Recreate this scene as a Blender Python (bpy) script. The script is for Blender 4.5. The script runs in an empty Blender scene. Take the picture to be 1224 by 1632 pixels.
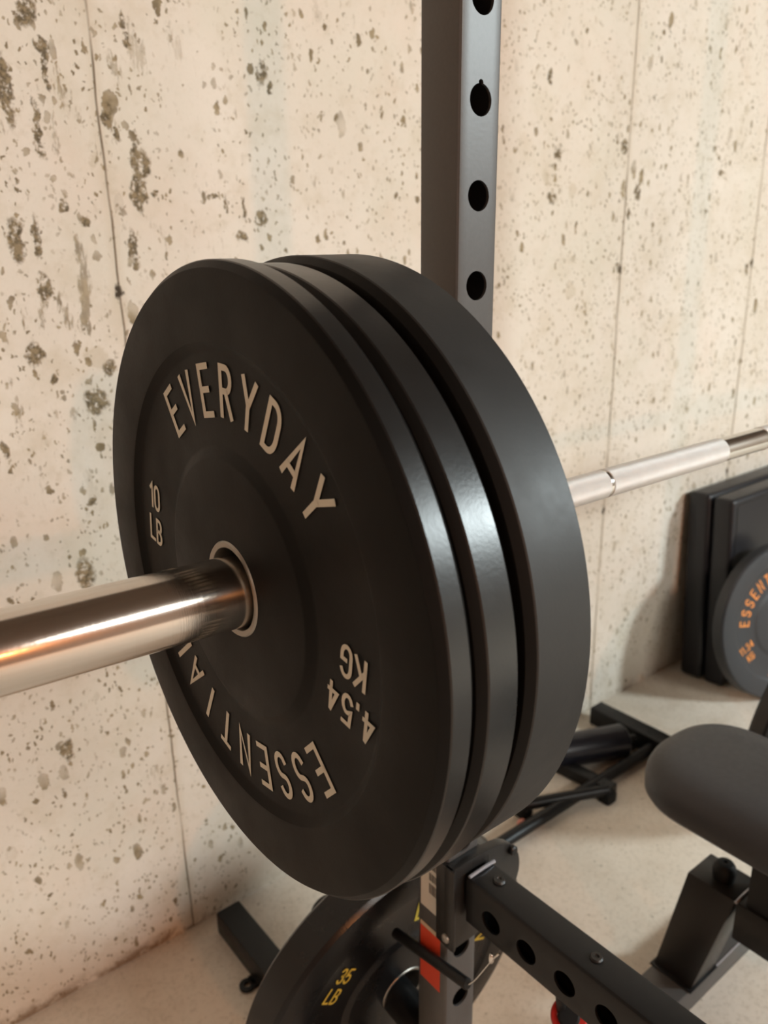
import bpy, bmesh, math, random
from mathutils import Vector, Matrix
random.seed(7)
sc = bpy.context.scene
COL = sc.collection
PI = math.pi
R = math.radians

# ------------------------------------------------------------------ helpers
def tag(o, label=None, cat=None, group=None, kind=None):
    if label: o['label'] = label
    if cat: o['category'] = cat
    if group: o['group'] = group
    if kind: o['kind'] = kind
    return o

def thing(name, label, cat, loc=(0, 0, 0), group=None):
    o = bpy.data.objects.new(name, None)
    o.empty_display_size = .05
    COL.objects.link(o)
    o.location = loc
    return tag(o, label, cat, group)

def smooth(me, ang=32):
    for p in me.polygons: p.use_smooth = True
    me.set_sharp_from_angle(angle=R(ang))

def obj(name, bm, mat, parent=None, label=None, world=True, ang=32):
    """bm is in world coordinates; the object is parented so that it stays there"""
    bmesh.ops.recalc_face_normals(bm, faces=bm.faces[:])
    me = bpy.data.meshes.new(name)
    bm.to_mesh(me); bm.free()
    me.materials.append(mat)
    smooth(me, ang)
    o = bpy.data.objects.new(name, me)
    COL.objects.link(o)
    if parent:
        o.parent = parent
        if world: o.matrix_parent_inverse = world_of(parent).inverted()
    if label: o['label'] = label
    return o

def world_of(o):
    m = Matrix.LocRotScale(o.location, o.rotation_euler, o.scale)
    if o.parent: m = world_of(o.parent) @ o.matrix_parent_inverse @ m
    return m

def structure(name, bm, mat, parent=None):
    o = obj(name, bm, mat, parent)
    if not parent: o['kind'] = 'structure'
    return o

def add_box(bm, c, s, M=None, bev=0.0, seg=2):
    b = bmesh.new()
    bmesh.ops.create_cube(b, size=1)
    for v in b.verts: v.co = Vector((v.co.x*s[0], v.co.y*s[1], v.co.z*s[2]))
    if bev > 0:
        bmesh.ops.bevel(b, geom=b.edges[:], offset=bev, segments=seg, profile=.5, affect='EDGES')
    T = Matrix.Translation(c) @ (M.to_4x4() if M else Matrix())
    join(bm, b, T)

def join(bm, b, T=None):
    if T is not None: bmesh.ops.transform(b, matrix=T, verts=b.verts[:])
    me = bpy.data.meshes.new('tmp'); b.to_mesh(me); b.free()
    bm.from_mesh(me); bpy.data.meshes.remove(me)

def box(c, s, M=None, bev=0.0, seg=2):
    bm = bmesh.new(); add_box(bm, c, s, M, bev, seg); return bm

def frame_to(d):
    return Vector(d).normalized().to_track_quat('Z', 'Y').to_matrix()

def add_lathe(bm, prof, M, seg=64, closed=False):
    """prof: (r, h) pairs, h along local z"""
    rings = []
    for r, h in prof:
        if r < 1e-6:
            rings.append([bm.verts.new(M @ Vector((0, 0, h)))])
        else:
            rings.append([bm.verts.new(M @ Vector((r*math.cos(2*PI*i/seg), r*math.sin(2*PI*i/seg), h))) for i in range(seg)])
    n = len(rings)
    for k in range(n if closed else n-1):
        a, b = rings[k], rings[(k+1) % n]
        for i in range(seg):
            j = (i+1) % seg
            if len(a) == 1 and len(b) == 1: continue
            if len(a) == 1: bm.faces.new((a[0], b[j], b[i]))
            elif len(b) == 1: bm.faces.new((a[i], a[j], b[0]))
            else: bm.faces.new((a[i], a[j], b[j], b[i]))

def lathe(prof, M, seg=64, closed=False):
    bm = bmesh.new(); add_lathe(bm, prof, M, seg, closed); return bm

def add_rod(bm, a, b, r, seg=24, bev=0.0):
    a, b = Vector(a), Vector(b)
    L = (b-a).length
    M = Matrix.Translation(a) @ frame_to(b-a).to_4x4()
    if bev > 0: prof = [(0, 0), (r-bev, 0), (r, bev), (r, L-bev), (r-bev, L), (0, L)]
    else: prof = [(0, 0), (r, 0), (r, L), (0, L)]
    add_lathe(bm, prof, M, seg)

def rod(a, b, r, seg=24, bev=0.0):
    bm = bmesh.new(); add_rod(bm, a, b, r, seg, bev); return bm

def tube_path(pts, r, seg=10, n=8):
    """smooth swept tube through points (Catmull-Rom)"""
    P = [Vector(p) for p in pts]
    Q = []
    for i in range(len(P)-1):
        p0 = P[max(i-1, 0)]; p1 = P[i]; p2 = P[i+1]; p3 = P[min(i+2, len(P)-1)]
        for k in range(n):
            t = k/n
            Q.append(.5*((2*p1)+(-p0+p2)*t+(2*p0-5*p1+4*p2-p3)*t*t+(-p0+3*p1-3*p2+p3)*t**3))
    Q.append(P[-1])
    bm = bmesh.new()
    rings = []
    up = Vector((.3, .2, 1)).normalized()
    for i, p in enumerate(Q):
        d = (Q[min(i+1, len(Q)-1)]-Q[max(i-1, 0)]).normalized()
        x = d.cross(up).normalized(); y = x.cross(d).normalized(); up = y
        rings.append([bm.verts.new(p+(x*math.cos(2*PI*j/seg)+y*math.sin(2*PI*j/seg))*r) for j in range(seg)])
    for a, b in zip(rings, rings[1:]):
        for j in range(seg):
            k = (j+1) % seg
            bm.faces.new((a[j], a[k], b[k], b[j]))
    bm.faces.new(rings[0]); bm.faces.new(rings[-1][::-1])
    return bm

def prism(pts, d, M, bev=0.0):
    """extrude a 2D outline (local xy) by d along local z"""
    bm = bmesh.new()
    vs = [bm.verts.new((x, y, 0)) for x, y in pts]
    f = bm.faces.new(vs)
    r = bmesh.ops.extrude_face_region(bm, geom=[f])
    for v in r['geom']:
        if isinstance(v, bmesh.types.BMVert): v.co.z += d
    if bev > 0:
        es = [e for e in bm.edges if abs(e.verts[0].co.z-e.verts[1].co.z) < 1e-7]
        bmesh.ops.bevel(bm, geom=es, offset=bev, segments=2, profile=.5, affect='EDGES')
    bmesh.ops.transform(bm, matrix=M, verts=bm.verts[:])
    return bm

def cut(bm, cutters):
    """boolean difference, returns a new bmesh"""
    me = bpy.data.meshes.new('tmp'); bmesh.ops.recalc_face_normals(bm, faces=bm.faces[:]); bm.to_mesh(me); bm.free()
    o = bpy.data.objects.new('tmp', me); COL.objects.link(o)
    cm = bpy.data.meshes.new('tmpc'); bmesh.ops.recalc_face_normals(cutters, faces=cutters.faces[:]); cutters.to_mesh(cm); cutters.free()
    c = bpy.data.objects.new('tmpc', cm); COL.objects.link(c)
    m = o.modifiers.new('b', 'BOOLEAN'); m.operation = 'DIFFERENCE'; m.solver = 'EXACT'; m.object = c
    dg = bpy.context.evaluated_depsgraph_get(); dg.update()
    res = bpy.data.meshes.new_from_object(o.evaluated_get(dg))
    out = bmesh.new(); out.from_mesh(res)
    bpy.data.objects.remove(o); bpy.data.objects.remove(c)
    for x in (me, cm, res): bpy.data.meshes.remove(x)
    return out

def add_square_tube(bm, c, sx, sy, L, wall, bev=.003):
    """hollow tube along local z centred at c, as outer shell + inner shell joined by end rings"""
    def ring(hx, hy, r, z):
        out = []
        for cx, cy, a0 in ((hx-r, hy-r, 0), (-hx+r, hy-r, 90), (-hx+r, -hy+r, 180), (hx-r, -hy+r, 270)):
            for k in range(4):
                a = R(a0+30*k)
                out.append(bm.verts.new((c[0]+cx+r*math.cos(a), c[1]+cy+r*math.sin(a), c[2]+z)))
        return out
    A = ring(sx/2, sy/2, bev, -L/2); B = ring(sx/2, sy/2, bev, L/2)
    Cc = ring(sx/2-wall, sy/2-wall, max(bev-wall, .0008), L/2); D = ring(sx/2-wall, sy/2-wall, max(bev-wall, .0008), -L/2)
    for P, Q in ((A, B), (B, Cc), (Cc, D), (D, A)):
        n = len(P)
        for i in range(n):
            j = (i+1) % n
            bm.faces.new((P[i], P[j], Q[j], Q[i]))

def square_tube(a, b, sx, sy, wall=.0025, bev=.003, up=None, capped=False):
    """tube from a to b; sx across local x, sy across local y (y near 'up')"""
    a, b = Vector(a), Vector(b)
    z = (b-a).normalized()
    u = Vector(up) if up else Vector((0, 0, 1))
    x = u.cross(z).normalized(); y = z.cross(x).normalized()
    M = Matrix((x, y, z)).transposed().to_4x4(); M.translation = (a+b)/2
    bm = bmesh.new(); add_square_tube(bm, (0, 0, 0), sx, sy, (b-a).length, wall, bev)
    if capped:
        for s in (-1, 1):
            add_box(bm, (0, 0, s*((b-a).length/2-.001)), (sx-2*wall+.0006, sy-2*wall+.0006, .003))
    bmesh.ops.transform(bm, matrix=M, verts=bm.verts[:])
    return bm

# ------------------------------------------------------------------ shader helpers
class NT:
    def __init__(s, name):
        s.m = bpy.data.materials.new(name); s.m.use_nodes = True
        s.t = s.m.node_tree; s.t.nodes.clear()
        s.out = s.t.nodes.new('ShaderNodeOutputMaterial')
        s.b = s.t.nodes.new('ShaderNodeBsdfPrincipled')
        s.t.links.new(s.b.outputs[0], s.out.inputs[0])
        s.co = s.t.nodes.new('ShaderNodeTexCoord').outputs['Object']
    def set(s, n, k, v):
        i = n.inputs[k]
        if isinstance(v, bpy.types.NodeSocket): s.t.links.new(v, i)
        else: i.default_value = v
    def P(s, **kw):
        names = dict(color='Base Color', rough='Roughness', metal='Metallic', spec='Specular IOR Level', normal='Normal',
                     coat='Coat Weight', coatr='Coat Roughness', sheen='Sheen Weight', aniso='Anisotropic', ior='IOR')
        for k, v in kw.items():
            if k == 'color' and not isinstance(v, bpy.types.NodeSocket): v = (*v, 1) if len(v) == 3 else v
            s.set(s.b, names[k], v)
        return s.m
    def noise(s, scale, detail=3, rough=.5, vec=None, col=False, dist=0):
        n = s.t.nodes.new('ShaderNodeTexNoise'); s.set(n, 'Vector', vec or s.co)
        n.inputs['Scale'].default_value = scale; n.inputs['Detail'].default_value = detail; n.inputs['Roughness'].default_value = rough
        n.inputs['Distortion'].default_value = dist
        return n.outputs['Color' if col else 'Fac']
    def voro(s, scale, vec=None, rnd=1):
        n = s.t.nodes.new('ShaderNodeTexVoronoi'); s.set(n, 'Vector', vec or s.co)
        n.inputs['Scale'].default_value = scale; n.inputs['Randomness'].default_value = rnd
        return n.outputs['Distance'], n.outputs['Color']
    def math(s, op, a, b=0, c=0, clamp=False):
        n = s.t.nodes.new('ShaderNodeMath'); n.operation = op; n.use_clamp = clamp
        s.set(n, 0, a); s.set(n, 1, b); s.set(n, 2, c)
        return n.outputs[0]
    def vmath(s, op, a, b=(0, 0, 0)):
        n = s.t.nodes.new('ShaderNodeVectorMath'); n.operation = op
        s.set(n, 0, a); s.set(n, 1, b)
        return n.outputs['Value' if op in ('LENGTH', 'DOT_PRODUCT', 'DISTANCE') else 'Vector']
    def sep(s, v):
        n = s.t.nodes.new('ShaderNodeSeparateXYZ'); s.set(n, 0, v); return n.outputs
    def step(s, v, a, b, lo=0., hi=1.):
        n = s.t.nodes.new('ShaderNodeMapRange'); n.interpolation_type = 'SMOOTHSTEP'
        s.set(n, 0, v)
        for i, x in ((1, a), (2, b), (3, lo), (4, hi)): s.set(n, i, x)
        return n.outputs[0]
    def lin(s, v, a, b, lo=0., hi=1.):
        n = s.t.nodes.new('ShaderNodeMapRange'); s.set(n, 0, v)
        for i, x in ((1, a), (2, b), (3, lo), (4, hi)): s.set(n, i, x)
        return n.outputs[0]
    def mix(s, f, a, b):
        n = s.t.nodes.new('ShaderNodeMix'); n.data_type = 'RGBA'
        s.set(n, 0, f)
        for i, v in ((6, a), (7, b)): s.set(n, i, (*v, 1) if isinstance(v, tuple) and len(v) == 3 else v)
        return n.outputs[2]
    def bump(s, h, strength=.5, dist=.001, normal=None):
        n = s.t.nodes.new('ShaderNodeBump'); s.set(n, 'Height', h)
        n.inputs['Strength'].default_value = strength; n.inputs['Distance'].default_value = dist
        if normal: s.set(n, 'Normal', normal)
        return n.outputs[0]

def plain(name, color, rough=.5, metal=0., spec=.5, var=.15, nscale=60, bump=.0):
    k = NT(name)
    n = k.noise(nscale, 3)
    lo = tuple(c*(1-var) for c in color); hi = tuple(min(1, c*(1+var)) for c in color)
    col = k.mix(n, lo, hi)
    r = k.lin(k.noise(nscale*.4, 4), .3, .7, rough*.9, min(1, rough*1.1))
    kw = dict(color=col, rough=r, metal=metal, spec=spec)
    if bump: kw['normal'] = k.bump(k.noise(nscale*8, 2), bump, .0005)
    return k.P(**kw)

# concrete wall -----------------------------------------------------
BLOBS = [(0.263,0.54,0.0036,0.0117),(0.27,0.516,0.0046,0.0087),(0.228,0.417,0.0064,0.0163),(0.239,0.395,0.0046,0.0103),(0.269,0.355,0.0135,0.0171),(0.263,0.318,0.0097,0.0261),(0.243,0.241,0.0063,0.02),(0.246,0.217,0.0049,0.0081),(0.286,0.317,0.0045,0.0039),(0.133,0.535,0.012,0.0146),(0.147,0.497,0.0082,0.0094),(0.095,0.439,0.0071,0.0414),(0.149,0.468,0.005,0.0229),(0.129,0.392,0.0041,0.0314),(0.081,0.252,0.0102,0.0245),(0.107,0.256,0.005,0.0248),(0.109,0.187,0.0086,0.0171),(0.148,0.297,0.0061,0.0082),(0.179,0.274,0.0045,0.0068),(0.082,0.099,0.0107,0.0153),(0.188,0.069,0.0086,0.0117),(0.482,0.499,0.008,0.0155),(0.496,0.477,0.0046,0.009),(0.405,0.302,0.0033,0.014),(0.435,0.297,0.0034,0.0143),(0.466,0.282,0.0095,0.0121),(0.429,0.255,0.0081,0.0087),(0.382,0.314,0.0081,0.0032),(0.161,0.021,0.0146,0.0169),(0.103,0.059,0.0062,0.0063),(0.021,-0.033,0.005,0.0113),(0.108,-0.248,0.0148,0.0229),(0.136,-0.134,0.0067,0.007),(0.041,-0.54,0.0087,0.017),(1.424,0.446,0.0094,0.0143),(1.487,0.351,0.0104,0.0162),(1.457,0.301,0.0049,0.0139),(1.196,0.42,0.0121,0.0085),(1.162,0.563,0.0058,0.0125),(1.182,0.333,0.0122,0.01),(1.435,0.18,0.0085,0.012),(2.027,0.164,0.0085,0.0137),(1.841,0.409,0.0121,0.0075),(0.26,0.37,0.0048,0.0084)]
PALE = [(0.2,0.361,0.006,0.0085),(1.26,0.136,0.02,0.016),(1.933,0.565,0.012,0.0131),(1.718,-0.073,0.014,0.012),(1.161,0.375,0.01,0.0135),(1.25,.347,.011,.017),(.17,.085,.016,.014),(.235,.075,.014,.013)]
SEAMS = [(.2165, .0025, 1.0), (.83, .002, .7), (1.4415, .0032, 1.0), (2.052, .0036, 1.0), (2.66, .002, .7), (-.395, .0024, .9), (-1.0, .002, .8)]

def concrete_wall():
    k = NT('poured_concrete_wall')
    x, y, z = k.sep(k.co)
    # flat wall coordinates (x, 0, z) warped a little so stains get ragged outlines
    w1 = k.vmath('SUBTRACT', k.noise(38, 4, .6, col=True), (.5, .5, .5))
    w2 = k.vmath('SUBTRACT', k.noise(150, 3, .6, col=True), (.5, .5, .5))
    warp = k.vmath('ADD', k.vmath('MULTIPLY', w1, (.030, 0, .030)), k.vmath('MULTIPLY', w2, (.010, 0, .010)))
    pos = k.vmath('ADD', k.vmath('MULTIPLY', k.co, (1, 0, 1)), warp)
    def blobs(L, grow=1.15):
        d = None
        for cx, cz, sx, sz in L:
            e = k.vmath('LENGTH', k.vmath('MULTIPLY', k.vmath('SUBTRACT', pos, (cx, 0, cz)), (1/(sx*grow), 0, 1/(sz*grow))))
            d = e if d is None else k.math('MINIMUM', d, e)
        return d
    big = k.step(blobs(BLOBS), 1.15, .75)
    big = k.math('MULTIPLY', big, k.step(k.noise(95, 4, .65), .36, .5))
    pale = k.step(blobs(PALE, 1.1), 1.1, .8)
    # scattered bug holes: three sizes of short flecks
    def flecks(scale, stretch, size, keep, soft=.35, off=0.):
        v = k.vmath('MULTIPLY', k.vmath('ADD', k.vmath('MULTIPLY', k.co, (1, 0, 1)), k.vmath('ADD', k.vmath('MULTIPLY', warp, (.75, .75, .75)), (off, 0, off*.7))), (1, 1, stretch))
        d, c = k.voro(scale, v)
        r, g, b = k.sep(c)
        th = k.lin(r, keep, 1., 0., size)
        return k.step(k.math('SUBTRACT', d, th), .06*soft, -.06*soft)
    leftw = k.step(x, 1.6, .1, .35, 1.)
    patch = k.noise(4.5, 3, .6)
    f1 = k.math('MULTIPLY', flecks(30, .5, .31, .52), k.step(patch, .36, .56))
    f2 = flecks(62, .55, .31, .40, off=3.1)
    f3 = k.math('MULTIPLY', flecks(150, .65, .38, .22, off=7.7), k.step(k.noise(7, 2), .30, .5))
    f4 = k.math('MULTIPLY', flecks(15, .45, .15, .80, off=1.3), leftw)
    # streaky stain fields on the left part of the wall
    sv = k.vmath('MULTIPLY', k.co, (1, 1, .33))
    streak = k.step(k.noise(26, 6, .68, vec=sv), .585, .645)
    streak = k.math('MULTIPLY', streak, k.math('MULTIPLY', k.step(x, .55, .02), k.step(z, -.2, .12)))
    streak2 = k.math('MULTIPLY', k.step(k.noise(17, 6, .7, vec=k.vmath('ADD', sv, (9, 0, 4))), .66, .71), .7)
    fl = k.math('MAXIMUM', k.math('MAXIMUM', f1, f2), k.math('MAXIMUM', f3, f4))
    fleck = k.math('MAXIMUM', fl, k.math('MAXIMUM', streak, streak2))
    # form seams
    wob = k.math('MULTIPLY', k.math('SUBTRACT', k.noise(6, 4), .5), .012)
    xs = k.math('ADD', x, wob)
    seam = None; groove = None; ties = None
    for sx, wd, st in SEAMS:
        d = k.math('ABSOLUTE', k.math('SUBTRACT', xs, sx))
        a = k.math('MULTIPLY', k.step(d, wd, wd*.25), st)
        seam = a if seam is None else k.math('MAXIMUM', seam, a)
        h = k.step(d, .018, .0)
        groove = h if groove is None else k.math('MAXIMUM', groove, h)
        for tz in (.178, -.43):
            e = k.vmath('LENGTH', k.vmath('MULTIPLY', k.vmath('SUBTRACT', pos, (sx-.002, 0, tz)), (1/.008, 0, 1/.013)))
            ties = e if ties is None else k.math('MINIMUM', ties, e)
    tie = k.step(ties, 1.1, .5)
    seam = k.math('MULTIPLY', seam, k.step(k.noise(9, 3), .30, .55, .35, 1.))
    # base concrete colour
    n1 = k.noise(2.2, 5, .6)
    n2 = k.noise(14, 5, .62)
    n3 = k.noise(220, 3, .6)
    col = k.mix(k.step(n1, .3, .7), (.66, .60, .515), (.73, .675, .60))
    col = k.mix(k.step(n2, .45, .75, 0, .45), col, (.55, .475, .36))
    col = k.mix(k.step(k.noise(5, 4, .7), .55, .75, 0, .35), col, (.76, .71, .64))
    col = k.mix(k.step(n3, .5, .8, 0, .18), col, (.46, .41, .33))
    col = k.mix(k.step(k.noise(3.1, 4, .65, vec=k.vmath('ADD', k.co, (5, 2, 1))), .48, .72, 0, .35), col, (.62, .60, .50))
    col = k.mix(k.step(k.noise(3.7, 4, .6, vec=k.vmath('ADD', k.co, (1, 7, 3))), .50, .72, 0, .35), col, (.70, .57, .475))
    col = k.mix(k.step(k.noise(42, 5, .7), .52, .74, 0, .35), col, (.50, .43, .325))
    col = k.mix(k.math('MULTIPLY', groove, .22), col, (.50, .40, .27))
    col = k.mix(k.math('MULTIPLY', pale, .45), col, (.50, .43, .32))
    fc = k.mix(k.step(k.noise(55, 3), .35, .65), (.15, .108, .05), (.31, .24, .135))
    col = k.mix(k.math('MULTIPLY', fleck, k.step(k.noise(21, 2), .3, .6, .45, .9)), col, fc)
    fb = k.mix(k.step(k.noise(120, 4, .7), .4, .6), (.10, .075, .04), (.26, .20, .115))
    col = k.mix(k.math('MULTIPLY', big, .95), col, fb)
    col = k.mix(k.math('MULTIPLY', seam, .85), col, (.13, .09, .05))
    col = k.mix(tie, col, (.06, .045, .03))
    # crumbly brown dirt line where the wall meets the floor
    dz = k.math('ADD', z, k.math('MULTIPLY', k.math('SUBTRACT', k.noise(30, 5, .7), .5), .05))
    dirt = k.math('MULTIPLY', k.step(dz, -.985, -1.018), k.step(k.noise(24, 5, .7), .40, .6))
    col = k.mix(k.math('MULTIPLY', dirt, k.step(x, .4, .2, .25, .85)), col, (.22, .145, .085))
    h = k.math('SUBTRACT', k.math('MULTIPLY', n2, .25), k.math('MAXIMUM', k.math('MAXIMUM', fleck, big), k.math('MAXIMUM', seam, tie)))
    nrm = k.bump(h, .55, .0022)
    nrm = k.bump(n3, .25, .0006, nrm)
    return k.P(color=col, rough=.82, spec=.25, normal=nrm)

def concrete_floor():
    k = NT('concrete_floor')
    n1 = k.noise(1.7, 5, .6); n2 = k.noise(9, 5, .65); n3 = k.noise(130, 3, .6)
    col = k.mix(k.step(n1, .3, .7), (.70, .62, .52), (.78, .71, .62))
    col = k.mix(k.step(n2, .42, .72, 0, .5), col, (.60, .515, .415))
    col = k.mix(k.step(n3, .45, .75, 0, .4), col, (.45, .38, .30))
    d, c = k.voro(55)
    r, g, b = k.sep(c)
    sp = k.step(k.math('SUBTRACT', d, k.lin(r, .72, 1, 0, .22)), .02, -.02)
    col = k.mix(k.math('MULTIPLY', sp, .5), col, (.30, .25, .19))
    nrm = k.bump(k.math('ADD', n3, k.math('MULTIPLY', n2, .5)), .3, .001)
    return k.P(color=col, rough=.6, spec=.35, normal=nrm)

def rubber(name, base, rough, var=.2, spec=.5):
    k = NT(name)
    n = k.noise(14, 5, .62); f = k.noise(420, 2)
    sv = k.vmath('MULTIPLY', k.co, (6, 1, 1))
    sc_ = k.noise(40, 5, .7, vec=sv)
    col = k.mix(n, tuple(c*(1-var) for c in base), tuple(c*(1+var) for c in base))
    col = k.mix(k.step(sc_, .62, .72, 0, .25), col, tuple(c*1.9 for c in base))
    r = k.lin(n, .3, .7, rough*.85, rough*1.15)
    nrm = k.bump(f, .12, .0004)
    nrm = k.bump(n, .15, .001, nrm)
    return k.P(color=col, rough=r, spec=spec, normal=nrm)

def steel_knurl(name):
    k = NT(name)
    x, y, z = k.sep(k.co)
    ang = k.math('ARCTAN2', z, y)
    a = k.math('MULTIPLY', ang, 36.)
    b = k.math('MULTIPLY', x, 2*PI/.0024)
    s1 = k.math('SINE', k.math('ADD', a, b)); s2 = k.math('SINE', k.math('SUBTRACT', a, b))
    h = k.math('MULTIPLY', s1, s2)
    nrm = k.bump(h, .6, .0007)
    return k.P(color=k.mix(k.noise(60, 4), (.72, .71, .70), (.86, .85, .84)), rough=.48, metal=1., normal=nrm)

M = {}
M['wall'] = concrete_wall()
M['floor'] = concrete_floor()
M['ceiling'] = plain('unfinished_ceiling', (.12, .09, .07), .9, var=.35, nscale=6)
M['room'] = plain('basement_back_walls', (.30, .25, .21), .85, var=.2, nscale=4)
M['rubber'] = rubber('black_rubber', (.0052, .0051, .0048), .50, spec=.13)
M['rim'] = rubber('worn_rim_rubber', (.0085, .0088, .009), .31, spec=.6)
M['rim_matt'] = rubber('matt_rim_rubber', (.016, .0165, .0165), .52, spec=.45)
M['rubber_shiny'] = rubber('black_rubber_glossier', (.006, .006, .0065), .28, spec=.35)
M['rubber_grey'] = rubber('dusty_grey_rubber', (.030, .032, .037), .5)
M['ring'] = plain('dull_steel_ring', (.36, .335, .30), .46, metal=1., var=.12)
M['ink'] = plain('grey_cream_lettering', (.56, .53, .44), .55, var=.06)
M['ink_yellow'] = plain('yellow_lettering', (.55, .40, .045), .5, var=.1)
M['ink_orange'] = plain('orange_lettering', (.92, .33, .07), .5, var=.1)
k = NT('polished_chrome_sleeve')
xs = k.vmath('MULTIPLY', k.co, (90, 1, 1))
M['chrome'] = k.P(color=k.mix(k.noise(8, 3), (.60, .57, .53), (.70, .67, .63)), metal=1.,
                  rough=k.lin(k.noise(30, 4, .6, vec=xs),   .3, .7, .13, .20), normal=k.bump(k.noise(25, 3, .6, vec=xs), .05, .0004))
M['shaft'] = plain('bright_bar_steel', (.64, .62, .59), .16, metal=1., var=.08)
M['knurl'] = steel_knurl('knurled_bar_steel')
k = NT('gunmetal_powder_coat')
M['post'] = k.P(color=k.mix(k.noise(300, 2), (.066, .062, .060), (.080, .076, .074)), rough=.40, spec=.5, metal=.05,
                normal=k.bump(k.noise(260, 2, .5), .10, .0006))
M['steel_black'] = plain('black_powder_coat', (.0085, .0085, .009), .40, spec=.3, var=.15, nscale=200, bump=.08)
M['steel_dark'] = plain('dark_grey_powder_coat', (.014, .0128, .012), .38, spec=.4, var=.12, nscale=200, bump=.08)
M['weld'] = plain('weld_and_edge_glint', (.42, .42, .46), .22, metal=.5, var=.2)  # real welds, and the glint bead drawn on the bench foot
M['hole'] = plain('black_plastic', (.006, .006, .006), .6, spec=.25)
M['vinyl'] = plain('black_vinyl', (.031, .031, .034), .5, var=.08, nscale=300, bump=.10)
M['foam'] = plain('black_foam', (.009, .010, .018), .34, var=.15)
M['pad'] = plain('charcoal_pad_cover', (.011, .0115, .015), .36, spec=.42, var=.12, nscale=120, bump=.05)
M['paper'] = plain('white_sticker_paper', (.55, .50, .43), .5, var=.04)
M['print'] = plain('grey_barcode_print', (.16, .14, .12), .5)
M['red'] = plain('red_warning_sticker', (.62, .055, .018), .45, var=.06)
M['cream'] = plain('cream_sticker_band', (.55, .42, .29), .5, var=.05)
M['wire'] = plain('bright_wire', (.75, .72, .68), .18, metal=1., var=.05)
M['pinkcap'] = plain('pink_plastic', (.75, .30, .24), .4)
M['redcap'] = plain('red_plastic', (.42, .02, .015), .35)

# ------------------------------------------------------------------ the setting
ZF, YW, ZC = -1.02, .736, 1.90
X0, X1, Y0 = -4.2, 4.6, -5.4
structure('floor', box(((X0+X1)/2, (Y0+YW)/2, ZF-.05), (X1-X0+.4, YW-Y0+.4, .1)), M['floor'])
structure('ceiling', box(((X0+X1)/2, (Y0+YW)/2, ZC+.05), (X1-X0+.4, YW-Y0+.4, .1)), M['ceiling'])
structure('wall_back', box(((X0+X1)/2, YW+.1, (ZF+ZC)/2), (X1-X0+.4, .2, ZC-ZF)), M['wall'])
structure('wall_front', box(((X0+X1)/2, Y0-.1, (ZF+ZC)/2), (X1-X0+.4, .2, ZC-ZF)), M['room'])
structure('wall_left', box((X0-.1, (Y0+YW)/2, (ZF+ZC)/2), (.2, YW-Y0, ZC-ZF)), M['room'])
structure('wall_right', box((X1+.1, (Y0+YW)/2, (ZF+ZC)/2), (.2, YW-Y0, ZC-ZF)), M['room'])

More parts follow.
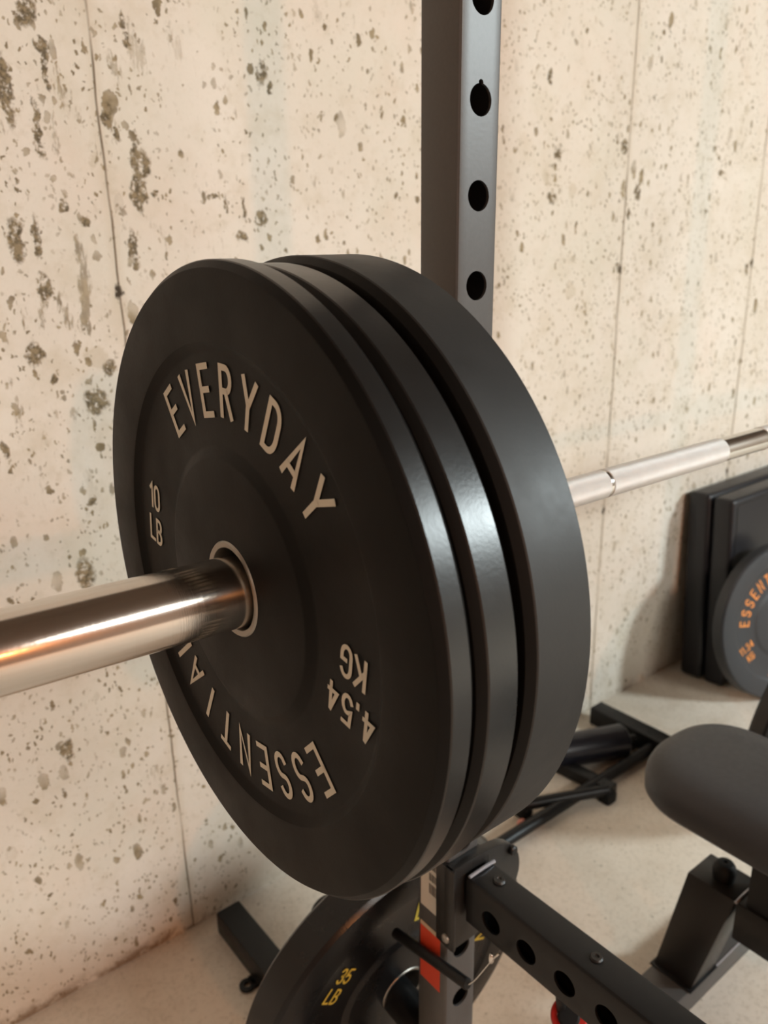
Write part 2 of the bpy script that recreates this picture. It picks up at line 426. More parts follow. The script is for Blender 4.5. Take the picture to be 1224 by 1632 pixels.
# ------------------------------------------------------------------ lettering (stroke glyphs, cap height 1)
def arc(cx, cy, rx, ry, a0, a1, n=10):
    return [(cx+rx*math.cos(R(a0+(a1-a0)*i/n)), cy+ry*math.sin(R(a0+(a1-a0)*i/n))) for i in range(n+1)]
W = .40
G = {
 'E': [[(W, 1), (0, 1), (0, 0), (W, 0)], [(0, .52), (W*.86, .52)]],
 'V': [[(0, 1), (W*.55, 0), (W*1.1, 1)]],
 'R': [[(0, 0), (0, 1), (W*.5, 1)]+arc(W*.52, .76, W*.48, .24, 90, -90)[1:]+[(.105, .52)], [(W*.5, .52), (W*1.02, 0)]],
 'Y': [[(0, 1), (W*.62, .46), (W*1.24, 1)], [(W*.62, .5), (W*.62, 0)]],
 'D': [[(0, 0), (0, 1), (W*.4, 1)]+arc(W*.4, .66, W*.62, .34, 90, 0, 6)[1:]+[(W*1.02, .34)]+arc(W*.4, .34, W*.62, .34, 0, -90, 6)[1:]+[(0, 0)]],
 'A': [[(0, 0), (W*.58, 1), (W*1.16, 0)], [(W*.2, .27), (W*.96, .27)]],
 'S': [arc(W*.5, .76, W*.5, .24, 20, 180, 9)+arc(W*.5, .74, W*.5, .22, 180, 250, 5)[1:]+arc(W*.5, .27, W*.5, .25, 70, 0, 5)+arc(W*.5, .25, W*.5, .25, 0, -160, 9)[1:]],
 'N': [[(0, 0), (0, 1), (W*1.05, 0), (W*1.05, 1)]],
 'T': [[(0, 1), (W*1.1, 1)], [(W*.55, 1), (W*.55, 0)]],
 'I': [[(0, 0), (0, 1)]],
 'L': [[(0, 1), (0, 0), (W*.95, 0)]],
 'B': [[(0, 0), (0, 1), (W*.5, 1)]+arc(W*.5, .76, W*.46, .24, 90, -90)[1:]+[(.105, .52)], [(W*.5, .52)]+arc(W*.5, .26, W*.54, .26, 90, -90)[1:]+[(.06, 0)]],
 'K': [[(0, 0), (0, 1)], [(W*1.1, 1), (0, .38)], [(W*.36, .58), (W*1.1, 0)]],
 'G': [arc(W*.55, .72, W*.55, .28, 25, 180, 9)+[(0, .28)]+arc(W*.55, .28, W*.55, .28, 180, 360, 10)[1:]+[(W*1.1, .46), (W*.62, .46)]],
 '0': [arc(W*.5, .72, W*.5, .28, 0, 180, 10)+arc(W*.5, .28, W*.5, .28, 180, 360, 10)+[(W, .72)]],
 '1': [[(0, .80), (W*.42, 1), (W*.42, 0)]],
 '3': [arc(W*.48, .75, W*.46, .25, 160, -90, 10)+arc(W*.48, .25, W*.52, .27, 90, -160, 10)],
 '4': [[(W*.8, 0), (W*.8, .97)], [(W*.76, 1), (0, .28), (W*1.1, .28)]],
 '5': [[(W*.95, 1), (W*.1, 1), (0, .52)]+arc(W*.46, .30, W*.54, .30, 120, -155, 12)],
 '2': [arc(W*.48, .74, W*.47, .26, 165, -25, 9)+[(0, 0), (W, 0)]],
 '9': [arc(W*.5, .70, W*.5, .30, 0, 360, 16)[:-1]+[(W, .70)], [(W, .70)]+arc(W*.48, .30, W*.52, .30, 0, -140, 8)],
 '.': [[(0, 0), (0, .11)]],
}
def gw(c): return max(p[0] for s in G[c] for p in s)
def add_glyph(bm, c, place, th, zt):
    """place(u, v) -> Vector on the surface, zt = offset vector for thickness; th stroke width in glyph units"""
    h = th/2
    for si, s in enumerate(G[c]):
        lift = zt*(1+.35*si)
        pts = [Vector(p) for p in s]
        closed = (pts[0]-pts[-1]).length < 1e-6
        if closed: pts = pts[:-1]
        n = len(pts); L = []; Rr = []
        for i, p in enumerate(pts):
            a = pts[i-1] if (i > 0 or closed) else None
            b = pts[(i+1) % n] if (i < n-1 or closed) else None
            d1 = (p-a).normalized() if a is not None else None
            d2 = (b-p).normalized() if b is not None else None
            if d1 is None: d1 = d2; p = p-(d2*h if c not in 'VAKR1Y4TE' else d2*h*.6)
            if d2 is None: d2 = d1; p = p+(d1*h if c not in 'VAKR1Y4TE' else d1*h*.6)
            n1 = Vector((-d1.y, d1.x)); n2 = Vector((-d2.y, d2.x))
            m = (n1+n2)
            m = m.normalized() if m.length > 1e-4 else n1
            q = max(m.dot(n1), .42)
            L.append(p+m*(h/q)); Rr.append(p-m*(h/q))
        idx = range(n if closed else n-1)
        VL = [bm.verts.new(place(v.x, v.y)+lift) for v in L]
        VR = [bm.verts.new(place(v.x, v.y)+lift) for v in Rr]
        for i in idx:
            j = (i+1) % n
            bm.faces.new((VL[i], VL[j], VR[j], VR[i]))

def arc_text(bm, txt, c0, step, rin, H, F, th=.135, sgn=1):
    """letters on a ring in the plate plane. F(u, v, d): plate plane to world, u right, v up as seen from the front"""
    zt = F(0, 0, .0006)-F(0, 0, 0)
    for i, c in enumerate(txt):
        a = R(c0-step*i)
        up = Vector((math.cos(a), math.sin(a))); rt = Vector((math.sin(a), -math.cos(a)))
        w = gw(c)
        def place(x, y, up=up, rt=rt, w=w):
            p = up*(rin+y*H)+rt*((x-w/2)*H)
            return F(p.x, p.y, 0.0)
        add_glyph(bm, c, place, th, zt)

def line_text(bm, txt, cx, cy, H, rot, F, th=.15, gap=.24):
    zt = F(0, 0, .0006)-F(0, 0, 0)
    tot = sum(gw(c) for c in txt)+gap*(len(txt)-1)
    x0 = -tot/2
    cr, sr = math.cos(rot), math.sin(rot)
    for c in txt:
        def place(x, y, x0=x0):
            X = (x0+x)*H; Y = (y-.5)*H
            return F(cx*1.0+X*cr-Y*sr, cy+X*sr+Y*cr, 0.0)
        add_glyph(bm, c, place, th, zt)
        x0 += gw(c)+gap

# ------------------------------------------------------------------ bumper plates
PR = .225
def plate_profile(t, bore=.0358, hub=.0043):
    """t: width of the flat rim. local h: 0 at the front rim edge, growing to the back"""
    b = .0007
    front = [(bore, -hub), (.0935, -hub), (.0955, -hub+.0006), (.1015, -.0004), (.104, 0), (.1655, 0), (.168, -.0006), (.1735, -.0048), (.176, -.0052),
             (.2188, -.0052), (.2200, -.0049), (PR-b, -.0004), (PR, b*.8)]
    back = [(r, t-h) for r, h in front][::-1]
    return front+back

def make_plate(name, label, center, axis_front, up, t, texts, ink, mat, group=None, rot=0., dword=0.):
    """center: world point at the middle of the front rim circle; axis_front: outward normal of the lettered face"""
    n = Vector(axis_front).normalized()
    v = (Vector(up)-n*Vector(up).dot(n)).normalized()
    u = v.cross(n).normalized()            # right as seen from the front
    c = Vector(center)
    root = thing(name, label, 'weight plate', c, group)
    Mx = Matrix((u, v, -n)).transposed().to_4x4(); Mx.translation = c
    # local z of Mx runs from the front to the back
    disc = obj('rubber_disc', lathe(plate_profile(t), Mx, 192, True), mat, root, ang=24)
    if mat == M['rubber']:                 # the outer tread is smoother and glossier than the matt faces
        disc.data.materials.append(M['rim_matt' if t > .04 else 'rim'])
        Mi = Mx.inverted()
        for p in disc.data.polygons:
            q = Mi @ p.center
            if math.hypot(q.x, q.y) > PR-.0006: p.material_index = 1
    h0 = -.0043; h1 = t+.0043
    rp = [(.0302, h0+.0016), (.0308, h0-.0002), (.0325, h0-.0011), (.0345, h0-.0010), (.0357, h0+.0004), (.0357, h1-.0004), (.0345, h1+.0010), (.0325, h1+.0011), (.0308, h1+.0002), (.0302, h1-.0016)]
    obj('steel_ring', lathe(rp, Mx, 96, True), M['ring'], root, label='dull steel ring lining the centre hole')
    def F(a, b, d):
        cr, sr = math.cos(rot), math.sin(rot)
        return c+u*(a*cr-b*sr)+v*(a*sr+b*cr)+n*(d+.0001)
    if not texts: return root
    lb, kg = texts
    # layout measured with the plate turned by -9 degrees; undo that so rot is the true turn
    for nm, args in (('EVERYDAY', (123.6+9-dword, 12.04, .1245, .0330)), ('ESSENTIAL', (-45.2+9, 12.06, .1235, .0318))):
        bm = bmesh.new(); arc_text(bm, nm, *args, F)
        obj('arched_lettering', bm, ink, root, label='flat printed word following the upper arc' if nm[0:2] == 'EV' else 'flat printed word following the lower arc')
    H = .0205
    bm = bmesh.new()
    line_text(bm, lb, -.1395, .0158, H, 0, F); line_text(bm, 'LB', -.1395, -.0148, H, 0, F)
    obj('weight_lettering', bm, ink, root, label='flat printed weight in pounds')
    bm = bmesh.new()
    line_text(bm, kg, .1395, -.0158, H, PI, F, gap=.31); line_text(bm, 'KG', .1395, .0170, H, PI, F)
    obj('weight_lettering', bm, ink, root, label='flat printed weight in kilograms')
    return root

grpP = None
make_plate('bumper_plate', 'thin black bumper plate with grey 10 LB lettering, outermost of three on the bar',
           (0, 0, 0), (-1, 0, 0), (0, 0, 1), .0139, ('10', '4.54'), M['ink'], M['rubber'], rot=R(-9))
make_plate('bumper_plate', 'black bumper plate sandwiched in the middle of the three on the bar',
           (.0265, 0, -.0032), (-1, 0, 0), (0, 0, 1), .0220, None, M['ink'], M['rubber'], rot=R(63))
make_plate('bumper_plate', 'thickest black bumper plate on the bar, innermost, beside the tall upright',
           (.0628, -.0014, .0012), (-1, 0, 0), (0, 0, 1), .0458, None, M['ink'], M['rubber'], rot=R(140))

# ------------------------------------------------------------------ barbell
def bar_z(x): return -.0010-.0055*(x-.1)
bb = thing('olympic_barbell', 'chrome olympic barbell carrying the three black bumper plates', 'barbell', (0, 0, 0))
def xprof(prof, x0z, slope, seg=64):
    d = Vector((1, 0, slope)).normalized()
    Mx = Matrix.Translation((0, 0, x0z)) @ (Matrix.Rotation(-math.atan(slope), 3, 'Y') @ Matrix(((0, 0, 1), (1, 0, 0), (0, 1, 0)))).to_4x4()
    return lathe(prof, Mx, seg)
SL = -.030
sr = .0262
obj('sleeve', xprof([(0, -.315), (.022, -.315), (.0245, -.3135), (sr, -.310), (sr, .1155)], -.0022, SL, 128), M['chrome'], bb, label='polished chrome sleeve')
cx = [(.0135, .1148), (.036, .1148), (.0378, .1165), (.0378, .1425), (.036, .1445), (.030, .1455), (.0135, .1455)]
obj('collar', xprof(cx, bar_z(0)-0.0, -.0055, 64), M['chrome'], bb)
shr = .0143
obj('shaft', xprof([(shr-.0006, .1440), (shr-.0006, .20), (shr, .205), (shr, 1.44), (shr-.0006, 1.445)], bar_z(0), -.0055, 64), M['shaft'], bb, label='bright smooth steel shaft')
kb = bmesh.new()
kr = shr+.0007
def kn(a, b):
    add_lathe(kb, [(shr-.001, a-.0005), (kr, a+.0008), (kr, b-.0008), (shr-.001, b+.0005)],
              Matrix.Translation((0, 0, bar_z(0))) @ (Matrix.Rotation(math.atan(.0055), 3, 'Y') @ Matrix(((0, 0, 1), (1, 0, 0), (0, 1, 0)))).to_4x4(), 96)
kn(.21, .4165); kn(.4205, .640); kn(.735, .86); kn(.955, 1.38)
obj('knurling', kb, M['knurl'], bb, label='rough knurled grip sections')
obj('collar', xprof([(.0135, 1.4425), (.036, 1.4435), (.0378, 1.4455), (.0378, 1.4715), (.036, 1.473), (.0135, 1.473)], bar_z(0), -.0055, 64), M['chrome'], bb)
obj('sleeve', xprof([(0, 1.472), (sr, 1.472), (sr, 1.88), (.0245, 1.885), (0, 1.886)], bar_z(0), -.0055, 96), M['chrome'], bb, label='polished chrome sleeve')

# ------------------------------------------------------------------ power rack
rack = thing('power_rack', 'dark metal rack with tall hole-punched upright behind the loaded plates', 'power rack', (.28, .09, ZF))
def tilt_x(z): return .2972+.0085*(z-.4)            # the upright leans a hair
UY0, UY1 = .062, .114
HOLE_Z = [.350-.0768*i for i in range(-9, 17)]
def upright(xc, lean):
    a = Vector((xc(-.970), (UY0+UY1)/2, -.970)); b = Vector((xc(1.12), (UY0+UY1)/2, 1.12))
    bm = square_tube(a, b, UY1-UY0, .050, .0028, .0045, up=(1, 0, 0))
    cut_ = bmesh.new()
    for hz in HOLE_Z:
        if -.95 < hz < 1.09:
            add_rod(cut_, (xc(hz), UY0-.02, hz), (xc(hz), UY0+.012, hz), .0130, 40)
    bm = cut(bm, cut_)
    nb = bmesh.new()                                   # small keyhole nick above one hole
    add_rod(nb, (xc(.365), UY0-.02, .3634), (xc(.365), UY0+.012, .3634), .0028, 12)
    return cut(bm, nb)
up1 = obj('upright', upright(tilt_x, 0), M['post'], rack, ang=28)
x2 = 1.415
obj('upright', upright(lambda z: x2, 0), M['post'], rack, ang=28)
for xa, xb, nm in ((.2725, .284, 'a'), (1.405, 1.410, 'b')):
    obj('base_tube', square_tube((xa, .689, ZF+.025), (xb, -.72, ZF+.025), .050, .050, .0025, .004, up=(0, 0, 1), capped=True), M['steel_black'], rack)
    # bolt-down ear: ring tab welded to the side of the base tube
    tb = bmesh.new()
    add_lathe(tb, [(.0062, .001), (.0135, .001), (.0145, .002), (.0145, .006), (.0135, .007), (.0062, .007)], Matrix.Translation((xa-.040, .548, ZF)), 32, True)
    add_box(tb, (xa-.0275, .5485, ZF+.004), (.008, .026, .006))
    obj('bolt_down_ear', tb, M['steel_black'], rack)
obj('cross_tube', rod((.28, .500, ZF+.021), (1.41, .496, ZF+.021), .0145, 32), M['steel_black'], rack, label='long round black floor tube joining both rack sides')
top = square_tube((tilt_x(1.09), .088, 1.145), (x2, .088, 1.145), .050, .050, .0025, .004, capped=True)
obj('top_tube', top, M['post'], rack)
# storage pegs out of the back of each upright
for xx in (tilt_x(-.74), x2):
    obj('storage_peg', rod((xx, UY1-.002, -.762), (xx, .37 if xx < 1 else .19, -.740), .0245, 40, .003), M['steel_black'], rack)
# stickers on the outer side of the upright
def on_side(y0, y1, z0, z1, d=.0003):
    b = bmesh.new()
    zc = (z0+z1)/2
    add_box(b, (tilt_x(zc)-.025-d/2-.0001, (y0+y1)/2, zc), (d, y1-y0, z1-z0), Matrix.Rotation(math.atan(.0085), 3, 'Y'))
    return b
st = obj('barcode_sticker', on_side(.0705, .1075, -.523, -.440), M['paper'], up1, label='white barcode sticker')
st2 = obj('warning_sticker', on_side(.0725, .1080, -.634, -.5525, .00035), M['red'], up1, label='red warning sticker with cream upper band')
bm = bmesh.new()
for i, (zz, hh) in enumerate(((-.455, .012), (-.473, .010), (-.490, .014))):
    for j in range(9):
        wy = random.choice((.0012, .002, .003))
        b = on_side(.0925-.0023*j-wy, .0925-.0023*j, zz-hh/2, zz+hh/2, .0008); join(bm, b)
for j, zz in enumerate((-.450, -.458, -.466)):
    join(bm, on_side(.0725, .0795, zz-.002, zz+.002, .0008))
bc = bm
# bars belong to the sticker face: kept as one child of the rack's upright
obj('barcode_print', bc, M['print'], up1)
obj('warning_sticker_band', on_side(.0725, .1080, -.5535, -.5475, .0006), M['cream'], up1, label='cream band')

# ------------------------------------------------------------------ J-cup that carries the bar
jc = thing('j_cup', 'black bar holder hooked on the tall upright directly under the barbell', 'bar holder', (tilt_x(0), .03, -.05))
j = bmesh.new()
xc0 = tilt_x(0)
add_box(j, (xc0, .0565, -.030), (.050, .008, .115), bev=.0015)
add_box(j, (xc0, .015, -.0260), (.050, .085, .010), bev=.0015)
add_box(j, (xc0, -.0245, -.005), (.050, .008, .045), bev=.0015)
obj('hook_plate', j, M['steel_black'], jc)
obj('liner', box((xc0, .012, -.0192), (.046, .060, .0034), bev=.001), M['hole'], jc)

# ------------------------------------------------------------------ spotter arm
arm = thing('spotter_arm', 'black hole-punched spotter arm bolted low on the upright, pointing towards the viewer', 'spotter arm', (.297, .04, -.48))
a0 = Vector((.2975, .043, -.4800)); a1 = Vector((.3065, -.62, -.4760))
bm = square_tube(a0, a1, .042, .064, .003, .0055, up=(0, 0, 1), capped=False)
ct = bmesh.new()
for i in range(11):
    yy = .004-.0510*i
    t = (a0.y-yy)/(a0.y-a1.y); p = a0.lerp(a1, t)
    add_rod(ct, (p.x-.04, yy, p.z-.003), (p.x-.012, yy, p.z-.003), .0135, 40)
bm = cut(bm, ct)
obj('arm_tube', bm, M['steel_black'], arm, ang=28)
obj('arm_end_cap', box((a1.x, a1.y-.002, a1.z), (.043, .004, .065), bev=.0015), M['hole'], arm)
# bracket that wraps the front and the side of the upright, with a rounded face plate
bx = tilt_x(-.49)
pl = [(-.0315, -.066), (.022, -.066)]
face = [(bx-.0305, -.548), (bx+.026, -.548), (bx+.040, -.535)]
face += [(bx+.034+.049*math.cos(R(a)), -.486+.049*math.sin(R(a))) for a in range(-60, 91, 10)]
face += [(bx+.020, -.434), (bx-.0305, -.434)]
# outline in (x, z), extruded along -y
Mf = Matrix(((1, 0, 0, 0), (0, 0, -1, UY0-.0005), (0, 1, 0, 0), (0, 0, 0, 1)))
obj('face_plate', prism(face, .013, Mf, .0012), M['steel_dark'], arm)
side = bmesh.new()
add_box(side, (bx-.0282, .0605, -.491), (.0045, .030, .114), bev=.0012)
obj('side_flange', side, M['steel_dark'], arm)
obj('side_flange', box((bx+.0282, .078, -.491), (.0045, .060, .100), bev=.0012), M['steel_dark'], arm)
w = tube_path([(a0.x-.019, .040, -.4462), (a0.x, .0395, -.4450), (a0.x+.021, .040, -.4462)], .0022, 10, 6)
obj('weld_or_glint_bead', w, M['weld'], arm, label='shiny weld bead')
for sxy in ((a0.x+.004, .016, -.4477),):
    sb = bmesh.new()
    add_lathe(sb, [(0, .0018), (.0022, .0018), (.0030, .0030), (.0060, .0030), (.0075, .0012), (.0075, -.001)], Matrix.Translation(sxy), 24)
    obj('screw', sb, M['steel_dark'], arm)
t = .243; p = a0.lerp(a1, t)
sb = bmesh.new()
add_lathe(sb, [(0, .0008), (.0020, .0008), (.0028, .0024), (.0055, .0024), (.0068, .0010), (.0068, -.001)], Matrix.Translation((p.x+.001, p.y, p.z+.0322)), 24)
obj('screw', sb, M['steel_dark'], arm)
for dx, dy in ((-.012, .004), (-.0085, -.008), (.004, -.026), (.008, .012)):
    pass
sb = bmesh.new()
add_rod(sb, (bx+.066, UY0-.013, -.455), (bx+.066, UY0-.020, -.455), .006, 20, .0015)
obj('bolt', sb, M['steel_black'], arm)
sb = bmesh.new()
add_lathe(sb, [(0, .004), (.003, .0038), (.0055, .002), (.006, 0), (.006, -.002)], Matrix.Translation((bx-.0305, .0575, -.535)) @ frame_to((-1, 0, 0)).to_4x4(), 24)
obj('bolt', sb, M['ring'], arm, label='bright round bolt head')

# ------------------------------------------------------------------ hitch pin lying along the upright
hp = thing('hitch_pin', 'slim black pin with silver wire clip lying across the red sticker of the upright', 'pin', (.256, .07, -.575))
obj('pin_rod', rod((.2575, .150, -.5985), (.2515, .0125, -.5600), .0066, 20, .0012), M['steel_black'], hp)
obj('wire_clip', tube_path([(.2515, .0135, -.562), (.2545, .004, -.548), (.258, -.008, -.523), (.2605, -.0165, -.505), (.2625, -.0225, -.4955), (.264, -.0195, -.499), (.2625, -.012, -.514), (.2605, -.008, -.522)], .0011, 8, 8), M['wire'], hp, label='silver wire clip')
bm = bmesh.new()
bmesh.ops.create_uvsphere(bm, u_segments=16, v_segments=10, radius=.0042)
bmesh.ops.transform(bm, matrix=Matrix.Translation((.2605, -.0135, -.507)) @ Matrix.Diagonal((.8, .8, 1.7, 1)), verts=bm.verts[:])
obj('clip_bead', bm, M['wire'], hp, label='shiny metal bead')

# red ring of a pull pin under the arm
rr = thing('pull_pin', 'small red-rimmed black pull pin under the spotter arm at the bottom edge', 'pin', (.312, -.062, -.525))
obj('pin_rod', rod((.316, -.060, -.508), (.328, -.060, -.590), .0055, 24, .001), M['steel_black'], rr)
Mp = Matrix.Translation((.331, -.068, -.594)) @ frame_to((-.45, -.35, .82)).to_4x4()
obj('pull_ring', lathe([(.0125, -.004), (.0185, -.004), (.0200, -.002), (.0200, .003), (.0185, .005), (.0125, .005)], Mp, 40, True), M['redcap'], rr, label='glossy red ring')
obj('knob', lathe([(0, -.010), (.0123, -.010), (.0123, .008), (.010, .0105), (0, .0105)], Mp, 32), M['hole'], rr)

# ------------------------------------------------------------------ stored plates on the pegs
make_plate('bumper_plate', 'black bumper plate with yellow 35 LB lettering hanging low behind the upright',
           (.2965, .187, -.747), (-.03, -.990, -.1368), (0, 0, 1), .0440, ('35', '15.9'), M['ink_yellow'], M['rubber_shiny'], rot=R(-38), dword=13)
make_plate('bumper_plate', 'black bumper plate barely showing at the right edge beyond the bench pad',
           (x2-.022, .140, -.748), (0, -.998, -.06), (0, 0, 1), .0240, ('10', '4.54'), M['ink'], M['rubber'], rot=R(20))

# ------------------------------------------------------------------ bench
bench = thing('weight_bench', 'black padded weight bench with dark metal frame, rounded seat nose towards the wall', 'bench', (.828, -.3, ZF))
def pad(name, x0, x1, ynose, yend, z0, z1, nose=.112, ex=2.35, both=False):
    bm = bmesh.new()
    cxp = (x0+x1)/2; a = (x1-x0)/2
    out = []
    n = 40
    for i in range(n+1):
        t = PI*i/n
        c, s = math.cos(t), math.sin(t)
        out.append((cxp+a*math.copysign(abs(c)**(2/ex), c), ynose-nose+nose*abs(s)**(2/ex)))
    rc = .03
    out += [(x0+rc*(1-math.cos(R(q)))*1.0, yend+rc*(1-math.sin(R(q)))) for q in range(0, 91, 15)]
    out += [(x1-rc*(1-math.cos(R(q))), yend+rc*(1-math.sin(R(q)))) for q in range(90, -1, -15)]
    H = z1-z0
    cy = (ynose+yend)/2
    def ring(inset, z):
        vs = []
        m = len(out)
        for i in range(m):
            p = Vector(out[i]); q0 = Vector(out[i-1]); q1 = Vector(out[(i+1) % m])
            d = (q1-q0)
            nn = Vector((d.y, -d.x)).normalized() if d.length > 1e-9 else Vector((0, 0))
            vs.append(bm.verts.new((p.x-nn.x*inset, p.y-nn.y*inset, z)))
        return vs
    # curved cross-section: softly domed top, rounded sides
    secs = [(.020, z0), (.006, z0+.002), (.001, z0+.010), (0, z0+H*.40), (.0015, z0+H*.55), (.0060, z0+H*.70), (.0140, z0+H*.83), (.026, z0+H*.92), (.042, z0+H*.975), (.062, z1)]
    rings = [ring(i, z) for i, z in secs]
    for A, B in zip(rings, rings[1:]):
        m = len(A)
        for i in range(m):
            j2 = (i+1) % m
            bm.faces.new((A[i], A[j2], B[j2], B[i]))
    bm.faces.new(rings[0][::-1]); bm.faces.new(rings[-1])
    return bm
obj('seat_pad', pad('seat', .698, .946, .137, -.27, -.592, -.522), M['vinyl'], bench, ang=60, label='black vinyl seat pad with rounded nose')
obj('back_pad', pad('back', .698, .946, -.285, -1.10, -.592, -.522, .03), M['vinyl'], bench, ang=60)
XL0, XL1 = .793, .863
# front leg: leaning box tube from the floor foot to the beam
leg = bmesh.new()
lv = []
for zz, ya, yb in ((-.972, .0250, .0965), (-.745, -.0275, .0545)):
    for xx, yy in ((XL0, ya), (XL1, ya), (XL1, yb), (XL0, yb)): lv.append(leg.verts.new((xx, yy, zz)))
for f in ((0, 1, 2, 3), (4, 5, 6, 7), (0, 1, 5, 4), (1, 2, 6, 5), (2, 3, 7, 6), (3, 0, 4, 7)): leg.faces.new([lv[i] for i in f])
bmesh.ops.recalc_face_normals(leg, faces=leg.faces[:])
bmesh.ops.bevel(leg, geom=leg.edges[:], offset=.0025, segments=2, profile=.5, affect='EDGES')
obj('leg', leg, M['steel_dark'], bench)
obj('beam', box(((XL0+XL1)/2, -.5785, -.780), (XL1-XL0, 1.10, .070), bev=.0025), M['steel_dark'], bench)
obj('foot', box((.828, .060, -.995), (.40, .072, .050), bev=.003), M['post'], bench)
obj('foot_plate', box((.828, .060, -.9693), (.084, .080, .0035), bev=.001), M['steel_black'], bench)
obj('leg', box((.828, -1.04, -.894), (.07, .07, .158), bev=.0025), M['steel_dark'], bench)
obj('foot', box((.828, -1.04, -.996), (.50, .07, .048), bev=.003), M['post'], bench)
obj('weld_or_glint_bead', tube_path([(XL0-.001, -.0285, -.7447), (.828, -.0285, -.7440), (XL1+.001, -.0285, -.7447)], .0024, 10, 6), M['weld'], bench, label='bright weld seam')
obj('weld_or_glint_bead', tube_path([(XL0+.010, .0235, -.9695), (.90, .0235, -.9695), (1.02, .0237, -.9695)], .0016, 8, 6), M['weld'], bench, label='bright bead drawn in as the glint along the foot edge')  # bead modelled in place of the glint on the foot's edge, not a weld
kn_ = bmesh.new()
add_lathe(kn_, [(0, .026), (.003, .026), (.0032, .030), (.007, .0305), (.0125, .0285), (.0165, .023), (.0185, .014), (.0175, .004), (.0165, 0), (0, 0)], Matrix.Translation((.828, .012, -.7452)), 32)
obj('rubber_bumper', kn_, M['hole'], bench, label='black rubber stop knob on top of the leg')
br = bmesh.new()
for xx in (.800, .856):
    add_box(br, (xx, -.150, -.668), (.006, .215, .156), bev=.001)
for i in range(7):
    add_box(br, (.828, -.060-.03*i, -.690), (.056, .008, .006))
obj('seat_bracket', br, M['steel_black'], bench)

# ------------------------------------------------------------------ pads leaning on the wall and orange-lettered plate
lean = R(3.2)
def slab(label, xa, xb, y_back, th, h, mat, name='crash_pad'):
    root = thing(name, label, 'pad', ((xa+xb)/2, y_back-th/2, ZF))
    Rm = Matrix.Rotation(-lean, 3, 'X')
    cz = ZF+h/2*math.cos(lean)+.002+th/2*math.sin(lean)
    c = Vector(((xa+xb)/2, y_back-th/2+h/2*math.sin(lean), cz))
    obj('pad_body', box(c, (xb-xa, th, h), Rm, .012, 3), mat, root)
    hd = Rm @ Vector((0, 0, h/2*.94)); 
    pp = []
    sd = bmesh.new()
    off = Rm @ Vector((0, -th/2-.0005, 0))
    for sx, sz, lx, lz in ((0, h/2-.020, xb-xa-.05, .003), (0, -h/2+.020, xb-xa-.05, .003), (-(xb-xa)/2+.022, 0, .003, h-.05), ((xb-xa)/2-.022, 0, .003, h-.05)):
        add_box(sd, c+off+Rm @ Vector((sx, 0, sz)), (lx, .0016, lz), Rm)
    obj('edge_seam', sd, M['steel_black'], root)
    return root
slab('charcoal slab-shaped pad leaning flat against the concrete wall, rear of the two', 1.815, 2.58, .688, .068, .575, M['pad'])
slab('charcoal slab-shaped pad, front of the two, right behind the orange-lettered plate', 1.822, 2.58, .6165, .064, .572, M['pad'])
yaw = R(15); ln = R(9)
nrm = Vector((-math.sin(yaw)*math.cos(ln), -math.cos(yaw)*math.cos(ln), math.sin(ln)))
make_plate('bumper_plate', 'grey-black bumper plate with orange lettering leaning on the charcoal pads', (1.912, .452, -.790), nrm, (0, 0, 1), .030,
           ('25', '11.34'), M['ink_orange'], M['rubber_grey'], rot=R(208))

# ------------------------------------------------------------------ small black roller stand on the floor behind the rack
rs = thing('roller_stand', 'low black roller stand with thick padded roller lying on the floor behind the plates', 'exercise stand', (1.2, .55, ZF))
ra = Vector((1.140, .626, -.976)); rb = Vector((1.330, .543, -.976))
d = (rb-ra).normalized()
obj('foam_roller', rod(ra, rb, .0420, 48, .006), M['foam'], rs, label='thick padded foam roller')
obj('roller_axle', rod(ra-d*.03, rb+d*.03, .010, 20), M['steel_black'], rs)
obj('frame_tube', square_tube((1.148, .640, ZF+.018), (1.166, .455, ZF+.018), .034, .030, .002, .004, capped=True), M['steel_black'], rs)
ga = Vector((.95, .548, ZF+.030)); gb = Vector((1.150, .456, ZF+.030))
obj('grip_tube', rod(ga, gb, .0135, 24, .003), M['steel_black'], rs)
obj('end_foot', box(gb+Vector((-.004, 0, -.016)), (.034, .034, .030), bev=.006), M['hole'], rs)
obj('end_foot', box(ga+Vector((.006, 0, -.016)), (.034, .034, .030), bev=.006), M['hole'], rs)
bm = bmesh.new()
bmesh.ops.create_uvsphere(bm, u_segments=16, v_segments=12, radius=.011)
bmesh.ops.transform(bm, matrix=Matrix.Translation((.925, .524, ZF+.0088)) @ Matrix.Diagonal((1.2, .9, .8, 1)), verts=bm.verts[:])
tag(obj('plastic_cap', bm, M['pinkcap']), 'tiny pink plastic cap on the floor against the long round floor tube', 'cap')

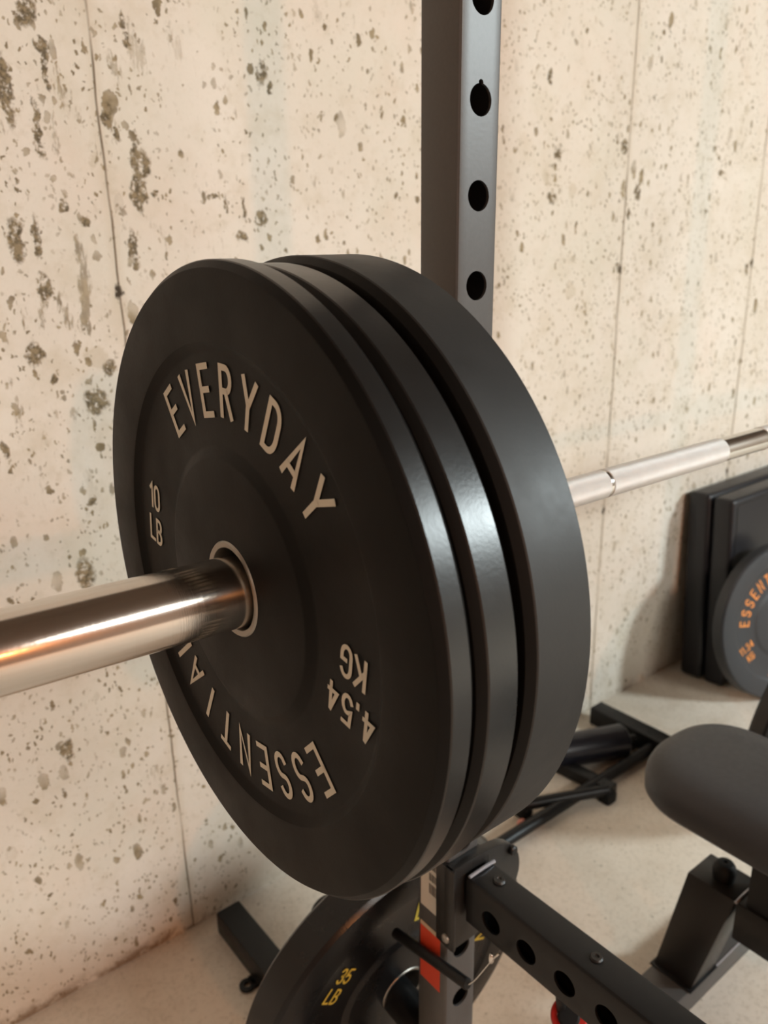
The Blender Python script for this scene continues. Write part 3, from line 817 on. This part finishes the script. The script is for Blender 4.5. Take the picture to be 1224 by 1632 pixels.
# ------------------------------------------------------------------ camera (solved from the plates, the upright and the wall lines)
yawc, pit, rol = 0.9069136, 0.3125754, -0.0187795
C0 = Vector((-0.2439255, -0.483603, 0.2265754)); FPX = 1277.7037
f = Vector((math.cos(yawc)*math.cos(pit), math.sin(yawc)*math.cos(pit), -math.sin(pit)))
r = Vector((math.sin(yawc), -math.cos(yawc), 0)); u = r.cross(f)
r2 = r*math.cos(rol)+u*math.sin(rol); u2 = -r*math.sin(rol)+u*math.cos(rol)
cam = bpy.data.cameras.new('camera'); co = bpy.data.objects.new('camera', cam); COL.objects.link(co)
mw = Matrix((r2, u2, -f)).transposed().to_4x4(); mw.translation = C0
co.matrix_world = mw
cam.sensor_fit = 'VERTICAL'; cam.sensor_height = 36.0
cam.lens = FPX/1632*36.0
cam.clip_start = .02
cam.dof.use_dof = True
cam.dof.focus_distance = .60
cam.dof.aperture_fstop = cam.lens/3.6
sc.camera = co

# ------------------------------------------------------------------ light: three lamps of the basement and one added soft fill
def lamp(name, kind, loc, color, power, size, target=None, size_y=None):
    l = bpy.data.lights.new(name, kind); l.color = color; l.energy = power
    if kind == 'AREA':
        l.shape = 'RECTANGLE' if size_y else 'DISK'; l.size = size
        if size_y: l.size_y = size_y
    else: l.shadow_soft_size = size
    o = bpy.data.objects.new(name, l); COL.objects.link(o); o.location = loc
    if target is not None: o.rotation_euler = (Vector(target)-Vector(loc)).to_track_quat('-Z', 'Y').to_euler()
    return o
lamp('warm_bulb', 'POINT', (-1.05, -4.5, 1.25), (1, .36, .11), 190, .06)
lamp('side_bulb', 'POINT', (-3.1, -1.31, 1.22), (1, .89, .74), 33, .08)
lamp('ceiling_light_panel', 'AREA', (3.7, -3.4, 1.84), (.86, .98, 1.0), 470, .7, (2.6, -2.3, 0), 1.2)
lamp('soft_fill_light', 'AREA', (.9, -3.5, 1.84), (1.0, .975, .90), 188, 1.9, (.9, -2.2, 0), .9)  # added fill that evens out the wall and softens shadows, no known fixture
w = bpy.data.worlds.new('world'); w.use_nodes = True
w.node_tree.nodes['Background'].inputs[0].default_value = (.9, 1, .9, 1)
w.node_tree.nodes['Background'].inputs[1].default_value = .0
sc.world = w

sc.view_settings.view_transform = 'Standard'
sc.view_settings.look = 'None'
sc.view_settings.gamma = 1
sc.view_settings.use_curve_mapping = False
sc.view_settings.exposure = -0.42
